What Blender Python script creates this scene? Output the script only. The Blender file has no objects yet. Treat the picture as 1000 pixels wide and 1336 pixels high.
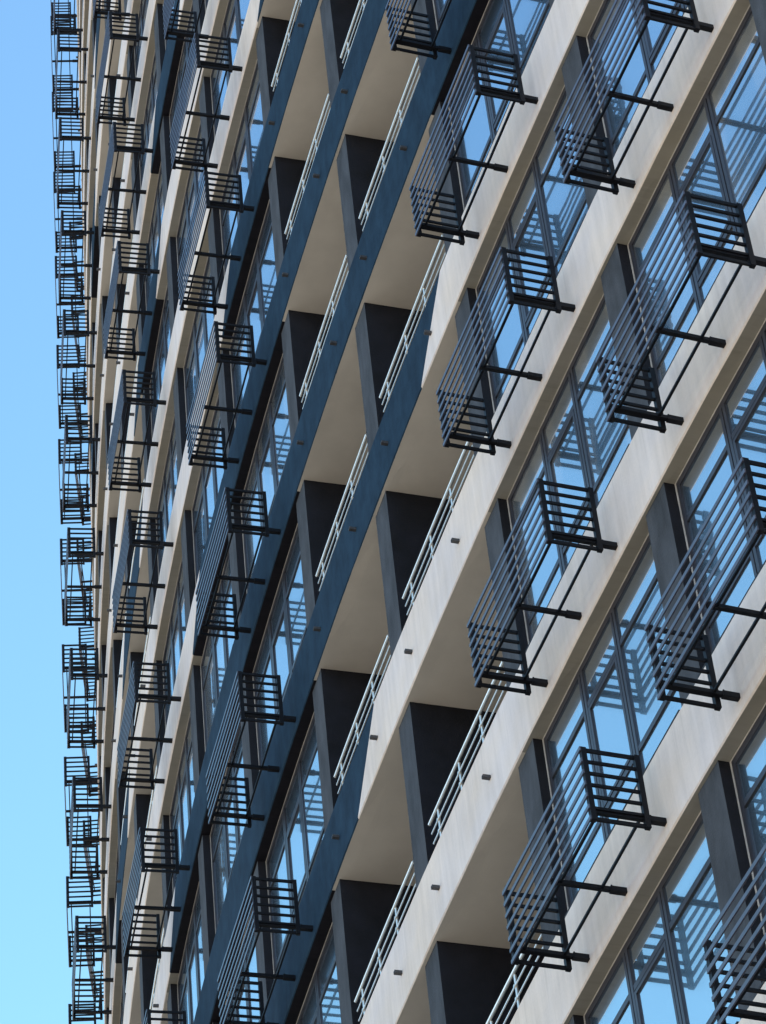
import bpy, math, random
from mathutils import Vector, Matrix
random.seed(7)
D = bpy.data
scene = bpy.context.scene
COL = scene.collection
PI = math.pi

# ------------------------------------------------------------------ place
# The facade is one large convex arc. s = metres along it (away from the
# camera), n = metres out from the face of the floor bands, z = height above
# the cage brackets of storey 0.  Storeys are 3 m.
FPX = 4490.3786; PITCH = math.radians(44.782); ROLL = math.radians(6.392)
ZK0 = 25.91693 + 1.6            # height of storey 0 brackets above ground
CX, CY, RAD, A0 = 109.12616, 65.47358, 116.15944, 3.5642850530739034
CAMZ = 1.6

def ang(s): return A0 - s / RAD
def W(s, n, z):
    a = ang(s)
    return (CX + (RAD + n) * math.cos(a), CY + (RAD + n) * math.sin(a), z + ZK0)

def px(s, n, z):                # where a point falls in the 1000x1336 photo (used only to decide what is in view)
    x, y, zz = W(s, n, z); zz -= CAMZ
    cp, sp = math.cos(PITCH), math.sin(PITCH); cr, sr = math.cos(ROLL), math.sin(ROLL)
    d = y * cp + zz * sp; u = -y * sp + zz * cp
    return 500 + FPX * (cr * x - sr * u) / d, 668 - FPX * (sr * x + cr * u) / d

def in_view(s0, s1, n0, n1, z0, z1, m=0):
    pts = [px(s, n, z) for s in (s0, s1) for n in (n0, n1) for z in (z0, z1)]
    xs = [p[0] for p in pts]; ys = [p[1] for p in pts]
    return max(xs) > -m and min(xs) < 1000 + m and max(ys) > -m and min(ys) < 1336 + m

# ------------------------------------------------------------------ mesh collector
class MB:
    def __init__(self): self.v = []; self.f = []; self.m = []; self.uv = []
    def face(self, pts, mat=0, uv=None):
        b = len(self.v); self.v += [tuple(p) for p in pts]
        self.f.append(tuple(range(b, b + len(pts)))); self.m.append(mat)
        self.uv.append(uv or [(p[0], p[2]) for p in pts])
    # box in facade coordinates
    def sbox(self, s0, s1, n0, n1, z0, z1, mat=0, step=1.2, skip=(), side=None, bottom=None, top=None):
        k = max(1, int(math.ceil((s1 - s0) / step)))
        S = [s0 + (s1 - s0) * i / k for i in range(k + 1)]
        side = mat if side is None else side; bottom = mat if bottom is None else bottom; top = mat if top is None else top
        def q(pts, m):
            self.face([W(*p) for p in pts], m, [(p[0], p[2]) for p in pts])
        for a, b in zip(S, S[1:]):
            if 'o' not in skip: q([(b, n1, z0), (a, n1, z0), (a, n1, z1), (b, n1, z1)], mat)
            if 'i' not in skip: q([(a, n0, z0), (b, n0, z0), (b, n0, z1), (a, n0, z1)], mat)
            if 'b' not in skip: q([(a, n0, z0), (a, n1, z0), (b, n1, z0), (b, n0, z0)], bottom)
            if 't' not in skip: q([(a, n0, z1), (b, n0, z1), (b, n1, z1), (a, n1, z1)], top)
        if 'e' not in skip:
            q([(s0, n1, z0), (s0, n0, z0), (s0, n0, z1), (s0, n1, z1)], side)
            q([(s1, n0, z0), (s1, n1, z0), (s1, n1, z1), (s1, n0, z1)], side)
    # plain box, local axes, with a small chamfer-free body
    def box(self, x0, x1, y0, y1, z0, z1, mat=0):
        P = [(x, y, z) for z in (z0, z1) for y in (y0, y1) for x in (x0, x1)]
        for f in ((0, 2, 3, 1), (4, 5, 7, 6), (0, 1, 5, 4), (2, 6, 7, 3), (0, 4, 6, 2), (1, 3, 7, 5)):
            self.face([P[i] for i in f], mat)
    def tube(self, p, q, r, seg=8, mat=0, caps=True):
        p = Vector(p); q = Vector(q); d = (q - p).normalized()
        a = d.orthogonal().normalized(); b = d.cross(a)
        R = [[c + a * (r * math.cos(2 * PI * i / seg)) + b * (r * math.sin(2 * PI * i / seg)) for i in range(seg)] for c in (p, q)]
        for i in range(seg):
            j = (i + 1) % seg
            self.face([R[0][i], R[0][j], R[1][j], R[1][i]], mat)
        if caps:
            self.face(R[0][::-1], mat); self.face(R[1], mat)
    def stube(self, s0, s1, n, z, r, mat=0, step=.5, seg=8):
        k = max(1, int(math.ceil((s1 - s0) / step)))
        for i in range(k):
            self.tube(W(s0 + (s1 - s0) * i / k, n, z), W(s0 + (s1 - s0) * (i + 1) / k, n, z), r, seg, mat, caps=(i in (0, k - 1)))
    def build(self, name, mats, parent=None):
        me = D.meshes.new(name); me.from_pydata(self.v, [], self.f)
        for m in (mats if isinstance(mats, (list, tuple)) else [mats]): me.materials.append(m)
        me.polygons.foreach_set('material_index', self.m)
        uvl = me.uv_layers.new(name='UVMap')
        flat = [c for u in self.uv for p in u for c in p]
        uvl.data.foreach_set('uv', flat)
        me.update()
        o = D.objects.new(name, me); COL.objects.link(o)
        if parent is not None: o.parent = parent
        return o

# ------------------------------------------------------------------ materials
def mat(name):
    m = D.materials.new(name); m.use_nodes = True
    nt = m.node_tree
    return m, nt, nt.nodes['Principled BSDF']
def N(nt, t, **kw):
    n = nt.nodes.new(t)
    for k, v in kw.items(): setattr(n, k, v)
    return n
def lk(nt, a, b): nt.links.new(a, b)
def math_(nt, op, a, b=None, c=None):
    n = N(nt, 'ShaderNodeMath', operation=op)
    for i, v in enumerate((a, b, c)):
        if v is None: continue
        if isinstance(v, (int, float)): n.inputs[i].default_value = v
        else: lk(nt, v, n.inputs[i])
    return n.outputs[0]
def mix_(nt, fac, a, b, blend='MIX'):
    n = N(nt, 'ShaderNodeMix', data_type='RGBA', blend_type=blend)
    for i, v in ((0, fac), (6, a), (7, b)):
        if isinstance(v, (int, float)): n.inputs[i].default_value = v
        elif isinstance(v, tuple): n.inputs[i].default_value = v
        else: lk(nt, v, n.inputs[i])
    return n.outputs[2]
def noise_(nt, vec, scale, detail=3, rough=.55, stretch=None):
    if stretch:
        mp = N(nt, 'ShaderNodeMapping'); mp.inputs['Scale'].default_value = stretch
        lk(nt, vec, mp.inputs['Vector']); vec = mp.outputs[0]
    n = N(nt, 'ShaderNodeTexNoise'); n.inputs['Scale'].default_value = scale
    n.inputs['Detail'].default_value = detail; n.inputs['Roughness'].default_value = rough
    lk(nt, vec, n.inputs['Vector'])
    return n.outputs['Fac']
def ramp_(nt, fac, lo, hi, a=0.0, b=1.0):
    n = N(nt, 'ShaderNodeMapRange'); lk(nt, fac, n.inputs[0])
    n.inputs[1].default_value = lo; n.inputs[2].default_value = hi; n.inputs[3].default_value = a; n.inputs[4].default_value = b
    return n.outputs[0]
def rgb(r, g, b): return (r, g, b, 1)

STRIPES = [(6.80, 1.114, 23.7, 1.04), (33.95, 1.0, 37.4, 1.03), (54.6, 1.0, 56.5, 1.0)]
def stripe_mask(nt):
    uv = N(nt, 'ShaderNodeUVMap'); sep = N(nt, 'ShaderNodeSeparateXYZ'); lk(nt, uv.outputs[0], sep.inputs[0])
    s, z = sep.outputs[0], sep.outputs[1]
    tot = None
    for r0, rk, l0, lk_ in STRIPES:
        a = math_(nt, 'GREATER_THAN', math_(nt, 'MULTIPLY_ADD', z, rk, s), r0)
        b = math_(nt, 'LESS_THAN', math_(nt, 'MULTIPLY_ADD', z, lk_, s), l0)
        m = math_(nt, 'MULTIPLY', a, b)
        tot = m if tot is None else math_(nt, 'MAXIMUM', tot, m)
    return tot, uv.outputs[0]

def paint_material(name, white, blue, vary=.1, bump=.15):
    m, nt, p = mat(name)
    mask, uv = stripe_mask(nt)
    big = noise_(nt, uv, .9, 4, .6)
    streak = noise_(nt, uv, 1.0, 4, .6, (9, .7, 1))
    fine = noise_(nt, uv, 38, 3, .6)
    patch = noise_(nt, uv, .55, 4, .6)
    warm = tuple(a * b for a, b in zip(white[:3], (1.03, 1.0, .94))) + (1,); cool = tuple(a * b for a, b in zip(white[:3], (.96, .985, 1.03))) + (1,)
    c = mix_(nt, mask, mix_(nt, ramp_(nt, patch, .38, .62), warm, cool), mix_(nt, ramp_(nt, noise_(nt, uv, 2.6, 6, .7, (1.6, .8, 1)), .36, .64),
              tuple(a * .74 for a in blue[:3]) + (1,), tuple(a * b for a, b in zip(blue[:3], (1.75, 1.32, 1.18))) + (1,)))
    k = math_(nt, 'ADD', ramp_(nt, big, .3, .7, -vary, vary), ramp_(nt, streak, .3, .7, -vary * .9, vary * .9))
    k = math_(nt, 'ADD', k, ramp_(nt, fine, .3, .7, -vary * .35, vary * .35))
    # dirt washed down from the sills: thin irregular runs that fade towards the lower edge
    sp = N(nt, 'ShaderNodeSeparateXYZ'); lk(nt, uv, sp.inputs[0])
    zr = math_(nt, 'FRACT', math_(nt, 'MULTIPLY_ADD', sp.outputs[1], 1 / 3, .14 / 3 + 20))       # 0 at the lower edge, .277 at the sill
    runs = noise_(nt, uv, 1.0, 3, .7, (13, .16, 1)); reach = noise_(nt, uv, 1.0, 2, .5, (5, .1, 1))
    edge = math_(nt, 'MULTIPLY_ADD', reach, .42, -.08)
    fall = math_(nt, 'SUBTRACT', zr, edge)
    dirt = math_(nt, 'MULTIPLY', ramp_(nt, runs, .53, .66), ramp_(nt, fall, .0, .12))
    k = math_(nt, 'SUBTRACT', k, math_(nt, 'MULTIPLY', dirt, .09))
    k = math_(nt, 'ADD', k, 1.0)
    comb = N(nt, 'ShaderNodeCombineColor'); [lk(nt, k, comb.inputs[i]) for i in range(3)]
    lk(nt, mix_(nt, 1.0, c, comb.outputs[0], 'MULTIPLY'), p.inputs['Base Color'])
    p.inputs['Roughness'].default_value = .85; p.inputs['Specular IOR Level'].default_value = .16
    b = N(nt, 'ShaderNodeBump'); b.inputs['Strength'].default_value = bump; b.inputs['Distance'].default_value = .01
    lk(nt, noise_(nt, uv, 60, 4, .65), b.inputs['Height']); lk(nt, b.outputs[0], p.inputs['Normal'])
    return m

def plain_material(name, col, rough=.7, metal=0.0, vary=.12, scale=3.0, bump=.1, spec=.4, stretch=None):
    m, nt, p = mat(name)
    tc = N(nt, 'ShaderNodeTexCoord')
    n1 = noise_(nt, tc.outputs['Object'], scale, 5, .6, stretch)
    lo = tuple(c * (1 - vary) for c in col) + (1,); hi = tuple(min(1, c * (1 + vary)) for c in col) + (1,)
    lk(nt, mix_(nt, ramp_(nt, n1, .3, .7), lo, hi), p.inputs['Base Color'])
    p.inputs['Roughness'].default_value = rough; p.inputs['Metallic'].default_value = metal
    p.inputs['Specular IOR Level'].default_value = spec
    if bump:
        b = N(nt, 'ShaderNodeBump'); b.inputs['Strength'].default_value = bump; b.inputs['Distance'].default_value = .008
        lk(nt, noise_(nt, tc.outputs['Object'], 45, 4, .6), b.inputs['Height']); lk(nt, b.outputs[0], p.inputs['Normal'])
    return m

M_band = paint_material('band_paint', rgb(.64, .57, .545), rgb(.0065, .0265, .056), .085)
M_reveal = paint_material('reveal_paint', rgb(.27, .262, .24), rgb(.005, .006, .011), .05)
M_soffit = plain_material('soffit_render', (.53, .503, .468), .85, vary=.10, scale=1.1, bump=.15, spec=.2)
M_pier = plain_material('pier_stucco', (.047, .052, .063), .85, vary=.36, scale=2.0, bump=.6, spec=.25, stretch=(2.5, 2.5, .9))
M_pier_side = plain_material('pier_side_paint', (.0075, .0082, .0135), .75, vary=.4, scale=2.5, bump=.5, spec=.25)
M_frame = plain_material('window_aluminium', (.045, .045, .058), .38, metal=.35, vary=.12, scale=8, bump=.0, spec=.5)
M_seal = plain_material('light_sealant', (.45, .43, .42), .6, vary=.25, scale=6, bump=.05)
M_gap = plain_material('dark_joint', (.008, .008, .011), .7, bump=0)  # near-black of the sill flashing and frame grooves
M_black = plain_material('black_powder_coat', (.0032, .0032, .0055), .5, metal=.0, vary=.3, scale=12, bump=.0, spec=.2)
M_bars = plain_material('black_coat_sky_sheen', (.060, .062, .092), .28, metal=.0, vary=.22, scale=9, bump=.0, spec=.6)  # black cage coat with sky sheen painted in as a lighter, bluer tone
M_steel = plain_material('stainless_rail', (.76, .75, .72), .36, metal=.7, vary=.08, scale=10, bump=0)
M_spout = plain_material('spout_pipe', (.05, .05, .055), .5, vary=.15, scale=20, bump=0)
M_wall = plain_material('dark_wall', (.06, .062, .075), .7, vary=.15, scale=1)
M_back = plain_material('balcony_back_wall', (.30, .28, .25), .8, vary=.08, scale=1.5)

def glass_material():
    m, nt, p = mat('window_glass')
    out = nt.nodes['Material Output']
    oi = N(nt, 'ShaderNodeObjectInfo')
    tc = N(nt, 'ShaderNodeTexCoord')
    p.inputs['Base Color'].default_value = rgb(.018, .022, .03); p.inputs['Roughness'].default_value = .5
    # interior tone differs a little from room to room
    room = mix_(nt, oi.outputs['Random'], rgb(.045, .075, .115), rgb(.085, .125, .175))
    tcg = N(nt, 'ShaderNodeTexCoord')
    cur = math_(nt, 'MULTIPLY', ramp_(nt, oi.outputs['Random'], .62, .64), ramp_(nt, noise_(nt, tcg.outputs['Object'], 2.2, 2, .5, (1, 1, .25)), .48, .56))
    lk(nt, mix_(nt, cur, room, rgb(.30, .30, .30)), p.inputs['Base Color'])          # pale curtains behind some panes
    g = N(nt, 'ShaderNodeBsdfGlossy'); g.inputs['Color'].default_value = rgb(.90, .95, 1.0); g.inputs['Roughness'].default_value = .012
    b = N(nt, 'ShaderNodeBump'); b.inputs['Strength'].default_value = .035; b.inputs['Distance'].default_value = .02
    lk(nt, noise_(nt, tc.outputs['Object'], 1.4, 2, .4), b.inputs['Height']); lk(nt, b.outputs[0], g.inputs['Normal'])
    lw = N(nt, 'ShaderNodeLayerWeight'); lw.inputs['Blend'].default_value = .62
    mx = N(nt, 'ShaderNodeMixShader')
    lk(nt, ramp_(nt, lw.outputs['Fresnel'], .0, 1.0, .72, 1.0), mx.inputs[0])
    # the inner leaf of the double glazing gives a second, softer reflection
    g2 = N(nt, 'ShaderNodeBsdfGlossy'); g2.inputs['Color'].default_value = rgb(.80, .90, 1.0); g2.inputs['Roughness'].default_value = .16
    gm = N(nt, 'ShaderNodeMixShader'); gm.inputs[0].default_value = .36
    lk(nt, g.outputs[0], gm.inputs[1]); lk(nt, g2.outputs[0], gm.inputs[2])
    lk(nt, p.outputs[0], mx.inputs[1]); lk(nt, gm.outputs[0], mx.inputs[2]); lk(nt, mx.outputs[0], out.inputs['Surface'])
    return m
M_glass = glass_material()

def ground_material():
    m, nt, p = mat('plaza_paving')
    tc = N(nt, 'ShaderNodeTexCoord')
    br = N(nt, 'ShaderNodeTexBrick'); br.inputs['Scale'].default_value = .6
    br.inputs['Color1'].default_value = rgb(.42, .35, .27); br.inputs['Color2'].default_value = rgb(.37, .31, .235); br.inputs['Mortar'].default_value = rgb(.2, .18, .16)
    br.inputs['Mortar Size'].default_value = .008
    lk(nt, tc.outputs['Object'], br.inputs['Vector'])
    n = noise_(nt, tc.outputs['Object'], .15, 5)
    c = mix_(nt, ramp_(nt, n, .3, .7, 0, .35), br.outputs['Color'], rgb(.30, .28, .24))
    lk(nt, c, p.inputs['Base Color']); p.inputs['Roughness'].default_value = .85
    return m
M_ground = ground_material()

# ------------------------------------------------------------------ ground
g = MB(); g.face([(-900, -900, 0), (900, -900, 0), (900, 900, 0), (-900, 900, 0)])
ground = g.build('ground', M_ground); ground['kind'] = 'structure'

# ------------------------------------------------------------------ the tower
tower = D.objects.new('apartment_tower', None); COL.objects.link(tower)
tower.location = (0, 0, 0)
tower['label'] = 'tall curved apartment tower with white and blue bands, dark window strips and open balconies'
tower['category'] = 'building'

ZB, ZT = -.14, .69              # a band's lower and upper edge, relative to the brackets
S_START, S_END = -9.5, 60.0
PIERS = [(-3.9, 'w'), (-.95, 'w'), (2.30, 'w'), (5.53, 'd'), (8.44, 'd'), (11.26, 'd'), (14.65, 'w'), (17.79, 'w'), (20.96, 'd'),
         (24.02, 'd'), (26.95, 'd'), (30.31, 'w'), (33.45, 'w'), (36.6, 'd'), (39.6, 'd'), (42.55, 'd'), (45.7, 'w')]
PW = .40
BAYS = []                        # (s0, s1, kind) clear opening between two piers
KIND = {3: 'balcony', 4: 'balcony', 8: 'balcony', 9: 'balcony', 13: 'balcony', 14: 'balcony'}
for i in range(len(PIERS) - 1):
    BAYS.append((PIERS[i][0] + PW, PIERS[i + 1][0], KIND.get(i, 'window')))
K_LOW, K_HIGH = -8, 15

# floor bands (fascia + underside)
for k in range(K_LOW, K_HIGH + 1):
    b = MB(); z = 3 * k
    vis = any(in_view(s, s + 2, -.2, 0, z + ZB, z + ZT, 120) for s in range(-9, 58, 2))
    # front and top with slightly uneven hand-finished arrises
    step = .6
    cnt = int((S_END - S_START) / step)
    S = [S_START + i * step for i in range(cnt + 1)]
    jt = [random.uniform(-.004, .004) for _ in S]; jb = [random.uniform(-.005, .005) for _ in S]; jn = [random.uniform(-.003, .002) for _ in S]
    ji = [random.uniform(-.006, .006) for _ in S]
    for i in range(cnt):
        a, c = S[i], S[i + 1]
        def q(pts, m): b.face([W(*p) for p in pts], m, [(p[0], p[2]) for p in pts])
        e = .012                 # rounded edge
        q([(c, jn[i + 1], z + ZB + e + jb[i + 1]), (a, jn[i], z + ZB + e + jb[i]), (a, jn[i], z + ZT - e + jt[i]), (c, jn[i + 1], z + ZT - e + jt[i + 1])], 0)
        q([(c, jn[i + 1], z + ZT - e + jt[i + 1]), (a, jn[i], z + ZT - e + jt[i]), (a, -e, z + ZT + jt[i]), (c, -e, z + ZT + jt[i + 1])], 0)
        q([(c, -e, z + ZT + jt[i + 1]), (a, -e, z + ZT + jt[i]), (a, -.15, z + ZT), (c, -.15, z + ZT)], 0)
        q([(c, -.15, z + ZT), (a, -.15, z + ZT), (a, -.15, z + ZB), (c, -.15, z + ZB)], 0)
        q([(c, -e, z + ZB + jb[i + 1]), (a, -e, z + ZB + jb[i]), (a, jn[i], z + ZB + e + jb[i]), (c, jn[i + 1], z + ZB + e + jb[i + 1])], 0)
        # underside, split where a balcony begins or ends
        cuts = sorted({a, c} | {x for s0, s1, kd in BAYS if kd == 'balcony' for x in (s0 - PW * .5, s1 + PW * .5) if a < x < c})
        for u, v in zip(cuts, cuts[1:]):
            mid = (u + v) / 2
            bal = any(kd == 'balcony' and s0 - PW * .5 < mid < s1 + PW * .5 for s0, s1, kd in BAYS)
            fu, fv = (u - a) / step, (v - a) / step
            bu = jb[i] * (1 - fu) + jb[i + 1] * fu; bv = jb[i] * (1 - fv) + jb[i + 1] * fv
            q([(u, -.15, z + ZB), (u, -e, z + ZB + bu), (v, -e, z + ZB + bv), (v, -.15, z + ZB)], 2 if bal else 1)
    b.build('floor_band', [M_band, M_reveal, M_soffit], tower)

# wall behind and roof: closes the body of the tower
b = MB()
def sheet(s0, s1, n, z0, z1, m=0):
    b.sbox(s0, s1, n - .05, n, z0, z1, m, step=1.5)
ZG = -ZK0
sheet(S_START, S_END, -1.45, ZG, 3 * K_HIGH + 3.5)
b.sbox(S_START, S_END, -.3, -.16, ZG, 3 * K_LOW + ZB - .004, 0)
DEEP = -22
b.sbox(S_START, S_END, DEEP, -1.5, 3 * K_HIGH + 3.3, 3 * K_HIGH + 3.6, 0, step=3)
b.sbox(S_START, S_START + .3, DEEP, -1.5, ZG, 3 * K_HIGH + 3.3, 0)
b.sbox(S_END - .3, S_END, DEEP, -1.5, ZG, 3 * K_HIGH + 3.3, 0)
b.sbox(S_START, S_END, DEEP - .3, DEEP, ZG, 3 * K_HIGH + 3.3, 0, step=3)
filler = b                       # unseen bays are closed into the same wall below

def make_pier(s, kd, k):
    p = MB(); z = 3 * k; top = 3 + ZB - .003
    if kd == 'd':
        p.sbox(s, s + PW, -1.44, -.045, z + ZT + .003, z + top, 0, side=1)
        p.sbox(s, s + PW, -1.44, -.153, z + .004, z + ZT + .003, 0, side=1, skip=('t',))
    else:
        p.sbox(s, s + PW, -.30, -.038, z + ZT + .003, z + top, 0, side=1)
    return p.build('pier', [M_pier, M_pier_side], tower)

def make_window(s0, s1, k):
    z = 3 * k; zb, zt = z + ZT + .012, z + 3 + ZB - .004
    w = s1 - s0
    m1, m2 = s0 + w * .383, s0 + w * .663
    f = MB(); n0, n1 = -.20, -.138
    hw = .049                     # half a coupled mullion
    # dark metal flashing at the sill
    f.sbox(s0, s1, -.21, -.006, z + ZT + .002, z + ZT + .022, 2)
    zs = z + ZT + .022
    # outer frame
    f.sbox(s0 + .02, s1 - .02, n0, n1, zs, zs + .036, 0)
    f.sbox(s0 + .02, s1 - .02, n0, n1, zt - .075, zt - .012, 0)
    for a in (s0 + .02, s1 - .075): f.sbox(a, a + .055, n0, n1, zs + .036, zt - .075, 0)
    # light sealant line round the opening
    f.sbox(s0, s1, n0, n1 + .004, zt - .012, zt, 1)
    f.sbox(s0, s0 + .018, n0, n1 + .004, zs, zt - .012, 1); f.sbox(s1 - .018, s1, n0, n1 + .004, zs, zt - .012, 1)
    # coupled mullions: two bars and a dark groove
    lo, hi = zs + .036, zt - .075
    for m in (m1, m2):
        f.sbox(m - hw, m - .008, n0, n1 + .002, lo, hi, 0); f.sbox(m + .008, m + hw, n0, n1 + .002, lo, hi, 0)
        f.sbox(m - .008, m + .008, n0, n1 - .012, lo, hi, 2)
    T, L = z + 2.385, z + 1.21
    lights = [(s0 + .075, m1 - hw), (m1 + hw, m2 - hw), (m2 + hw, s1 - .075)]
    for i, (a, c) in enumerate(lights):
        f.sbox(a, c, n0, n1 - .002, T - .028, T + .028, 0)
        f.sbox(a, c, n0, n1 - .002, L - .028, L + .028, 0)
        f.sbox(a, c, n0, n1 - .008, T + .028, T + .036, 2); f.sbox(a, c, n0, n1 - .008, T - .036, T - .028, 2)
        if i == 1:               # opening sash
            za, zc = L + .028, T - .036; t = .044
            f.sbox(a + .008, c - .008, n0, n1 + .003, za + .008, za + t, 0); f.sbox(a + .008, c - .008, n0, n1 + .003, zc - t, zc - .008, 0)
            f.sbox(a + .008, a + t, n0, n1 + .003, za + t, zc - t, 0); f.sbox(c - t, c - .008, n0, n1 + .003, za + t, zc - t, 0)
    fr = f.build('window', [M_frame, M_seal, M_gap], tower)
    # panes: each a few tenths of a degree out of true, as real glazing is
    g = MB()
    for a, c in lights:
        for za, zc in ((zs + .036, L - .028), (L + .028, T - .028), (T + .028, zt - .075)):
            d = [random.uniform(-.0022, .0022) for _ in range(3)]
            nn = -.153
            P = [(c, nn + d[0], za), (a, nn + d[1], za), (a, nn + d[1] + d[2], zc), (c, nn + d[0] + d[2], zc)]
            g.face([W(*p) for p in P], 0)
    g.build('pane', M_glass, fr)

def make_balcony(s0, s1, k):
    # floor slab of the storey above is this bay's ceiling; build the slab under storey k
    z = 3 * k
    b = MB(); b.sbox(s0 - PW * .5 + .002, s1 + PW * .5 - .002, -1.44, -.15, z + ZB, z + .001, 0, step=.6)
    b.build('balcony_slab', M_soffit, tower)

def make_rail(s0, s1, k):
    z = 3 * k; n = -.06
    r = MB()
    a, c = s0 + .03, s1 - .13
    r.stube(a, c, n, z + 1.165, .019); r.stube(a, c - .03, n, z + 1.02, .009, seg=6); r.stube(a, c - .05, n, z + .885, .009, seg=6)
    ro = r.build('balcony_railing', M_steel, tower)
    L = s1 - s0
    for f in (.305, .575, .85):
        s = s0 + L * f
        p = MB()
        p.tube(W(s, n - .012, z + ZT), W(s, n - .012, z + 1.145), .014, 8)
        p.tube(W(s, n - .012, z + ZT + .002), W(s, n - .012, z + ZT + .022), .028, 8)
        p.tube(W(s, n - .02, z + 1.02), W(s, n + .012, z + 1.02), .019, 6); p.tube(W(s, n - .02, z + .885), W(s, n + .012, z + .885), .019, 6)
        p.build('post', M_steel, ro)

def make_spout(s, k):
    z = 3 * k + .205
    p = MB()
    o, i_ = .016, .011
    n1 = .075
    # hollow square pipe
    p.sbox(s - o * 1.3, s + o * 1.3, -.05, n1, z - o, z - i_, 0); p.sbox(s - o * 1.3, s + o * 1.3, -.05, n1, z + i_, z + o, 0)
    p.sbox(s - o * 1.3, s - i_ * 1.3, -.05, n1, z - i_, z + i_, 0); p.sbox(s + i_ * 1.3, s + o * 1.3, -.05, n1, z - i_, z + i_, 0)
    p.build('drain_spout', M_spout, tower)

MARG = 70
for k in range(K_LOW, K_HIGH + 1):
    z = 3 * k
    for s, kd in PIERS:
        if in_view(s, s + PW, -.3, 0, z + .7, z + 2.86, MARG): make_pier(s, kd, k)
        else: filler.sbox(s, s + PW, -1.44, -.05, z + ZT + .003, z + 3 + ZB - .003, 0)
    for s0, s1, kd in BAYS:
        if kd == 'window':
            if in_view(s0, s1, -.2, 0, z + .7, z + 2.86, MARG): make_window(s0, s1, k)
            else: filler.sbox(s0 + .002, s1 - .002, -.25, -.17, z + ZT + .003, z + 3 + ZB - .003, 0)
        else:
            if in_view(s0, s1, -1.4, 0, z - .2, z + 2.86, MARG) or in_view(s0, s1, -1.4, 0, z - .2, z - 2.86, MARG):
                make_balcony(s0, s1, k)
            if in_view(s0, s1, -.1, 0, z + .6, z + 1.2, 20): make_rail(s0, s1, k)
            for ds in (.56, 2.16):
                if in_view(s0 + ds, s0 + ds, 0, .06, z + .2, z + .2, 10): make_spout(s0 + ds, k)
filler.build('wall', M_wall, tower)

# ------------------------------------------------------------------ window cages
# local axes: x along the facade (away from the camera), y out, z up; origin at the wall, middle bracket
HA = .872                        # brackets at -HA, 0, +HA
YF, YB = .615, .165
LEV = [.605, .488, .370, .252, .134, .016, -.095]
XN, XF = -.893, .918
def cage_meshes():
    fr = MB(); t = .022
    for x in (XN, XF):
        for y in (YF, YB): fr.box(x - t, x + t, y - t, y + t, LEV[-1] - .018, LEV[0] + .018)
    fr.box(XN + t, XF - t, .546, .567, -.012, .009)          # long rods between the brackets
    fr.box(XN + t, XF - t, .196, .217, -.012, .009)
    ends = []
    for x in (XN, XF):
        e = MB()
        for i, z in enumerate(LEV):
            h = .0165 if i in (0, len(LEV) - 1) else .0135
            e.box(x - .010, x + .010, YB + t, YF - t, z - h, z + h)
        ends.append(e)
    fp = MB()
    for i, z in enumerate(LEV):
        h = .0185
        fp.box(XN - t, XF + t, YF + t, YF + t + .012, z - h, z + h)
    arms = []
    for x in (-HA, 0, HA):
        a = MB()
        a.box(x - .019, x + .019, -.012, YF + .015, -.020, .017)
        a.box(x - .025, x + .025, -.012, .135, -.026, .023)
        a.tube((x - .008, .12, .02), (x - .008, .12, .040), .008, 6)
        arms.append(a)
    return fr, ends, fp, arms
fr, ends, fp, arms = cage_meshes()
first = D.objects.new('metal_cage', None); COL.objects.link(first)
fr.build('frame', M_black, first)
for e in ends: e.build('end_panel', M_black, first)
fp.build('front_panel', M_bars, first)
for a in arms: a.build('support_arm', M_black, first)
# soft, worn arrises so that edges catch light
for o in first.children:
    bv = o.modifiers.new('edge', 'BEVEL'); bv.width = .003; bv.segments = 1

ORD = ['topmost', 'second', 'third', 'fourth', 'fifth', 'sixth', 'seventh', 'eighth', 'ninth', 'tenth', 'eleventh', 'twelfth', 'thirteenth']
COLUMNS = [  # s of the nearest bracket, words for the column, colour rule by stripe
    (0.0, 'in the rightmost column'), (3.226, 'in column right of balconies'), (12.291, 'in column left of balconies'),
    (18.647, 'in second column left of balconies'), (28.028, 'along the left tower edge'),
    (34.35, 'on outermost left edge against sky'), (43.4, 'half hidden behind left edge')]
def band_colour(s, z):
    for r0, rk, l0, l_ in STRIPES:
        if s + rk * z > r0 and s + l_ * z < l0: return 'blue'
    return 'white'
used = False
for s_near, words in COLUMNS:
    rank = 0
    for k in range(K_HIGH, K_LOW - 1, -1):
        z = 3 * k
        if not in_view(s_near - .05, s_near + 1.8, .1, .63, z - .1, z + .62, -4): continue
        sm = s_near + HA
        if not used: o = first; used = True
        else:
            o = first.copy(); COL.objects.link(o)
            for ch in first.children:
                c = ch.copy(); COL.objects.link(c); c.parent = o
        o.location = W(sm, 0, z); o.rotation_euler = (0, 0, ang(sm) - PI / 2)
        r = ORD[rank] if rank == 0 else ORD[rank] + ' from top'
        o['label'] = 'black slatted cage on %s band, %s %s' % (band_colour(sm, z + .2), r, words)
        o['category'] = 'metal cage'
        o['group'] = 'black metal cages bracketed to the facade'
        rank += 1

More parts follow.
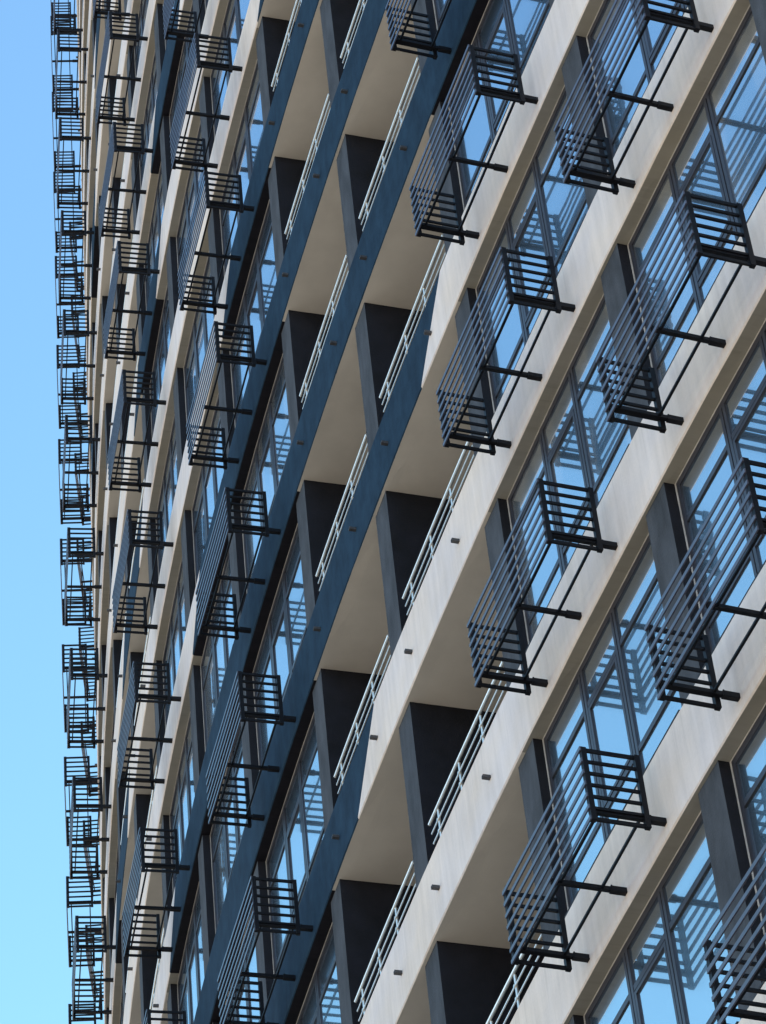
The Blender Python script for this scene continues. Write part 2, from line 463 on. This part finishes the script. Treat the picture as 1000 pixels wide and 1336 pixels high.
# ------------------------------------------------------------------ camera
cam = D.cameras.new('camera'); co = D.objects.new('camera', cam); COL.objects.link(co)
cp, sp = math.cos(PITCH), math.sin(PITCH); cr, sr = math.cos(ROLL), math.sin(ROLL)
right0 = Vector((1, 0, 0)); up0 = Vector((0, -sp, cp)); fwd = Vector((0, cp, sp))
right = cr * right0 - sr * up0; up = sr * right0 + cr * up0
Mx = Matrix((right, up, -fwd)).transposed().to_4x4(); Mx.translation = (0, 0, CAMZ)
co.matrix_world = Mx
cam.sensor_fit = 'VERTICAL'; cam.sensor_height = 24.0; cam.lens = 24.0 * FPX / 1336
cam.clip_start = .1; cam.clip_end = 3000
scene.camera = co

# ------------------------------------------------------------------ light
SUN_EL = math.radians(56); SUN_AZ = math.radians(100)      # azimuth from +Y towards +X
w = D.worlds.new('World'); scene.world = w; w.use_nodes = True
nt = w.node_tree; bg = nt.nodes['Background']
sky = N(nt, 'ShaderNodeTexSky', sky_type='NISHITA'); sky.sun_disc = False
sky.sun_elevation = SUN_EL; sky.sun_rotation = SUN_AZ
sky.air_density = 1.0; sky.dust_density = .6; sky.ozone_density = 1.0
# sky paler towards horizon; added tint outside the view keeps facade light less green
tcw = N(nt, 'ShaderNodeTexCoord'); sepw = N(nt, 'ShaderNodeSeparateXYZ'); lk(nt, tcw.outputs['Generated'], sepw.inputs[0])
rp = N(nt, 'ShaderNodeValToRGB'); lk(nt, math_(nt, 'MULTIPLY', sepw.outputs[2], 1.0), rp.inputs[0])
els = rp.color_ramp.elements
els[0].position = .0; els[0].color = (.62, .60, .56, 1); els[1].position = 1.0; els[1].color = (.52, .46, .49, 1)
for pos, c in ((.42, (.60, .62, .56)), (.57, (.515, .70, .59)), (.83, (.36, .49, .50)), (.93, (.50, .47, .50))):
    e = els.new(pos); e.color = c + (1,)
height_tint = mix_(nt, 1.0, rp.outputs[0], rgb(2, 2, 2), 'MULTIPLY')
tint = mix_(nt, 1.0, sky.outputs[0], height_tint, 'MULTIPLY')
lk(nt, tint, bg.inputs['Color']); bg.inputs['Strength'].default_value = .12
sl = D.lights.new('sun', 'SUN'); sl.energy = 4.0; sl.angle = math.radians(.5); sl.color = (1, .95, .87)
so = D.objects.new('sun', sl); COL.objects.link(so)
sd = Vector((math.sin(SUN_AZ) * math.cos(SUN_EL), math.cos(SUN_AZ) * math.cos(SUN_EL), math.sin(SUN_EL)))
so.rotation_euler = sd.to_track_quat('Z', 'Y').to_euler(); so.location = (0, 0, 120)

vs = scene.view_settings
scene.display_settings.display_device = 'sRGB'
vs.view_transform = 'Standard'; vs.look = 'None'; vs.gamma = 1.0; vs.use_curve_mapping = False
vs.exposure = 1.5
scene.render.engine = 'CYCLES'
scene.cycles.use_denoising = True
scene.cycles.max_bounces = 8; scene.cycles.diffuse_bounces = 5; scene.cycles.glossy_bounces = 5
scene.cycles.caustics_reflective = False; scene.cycles.caustics_refractive = False
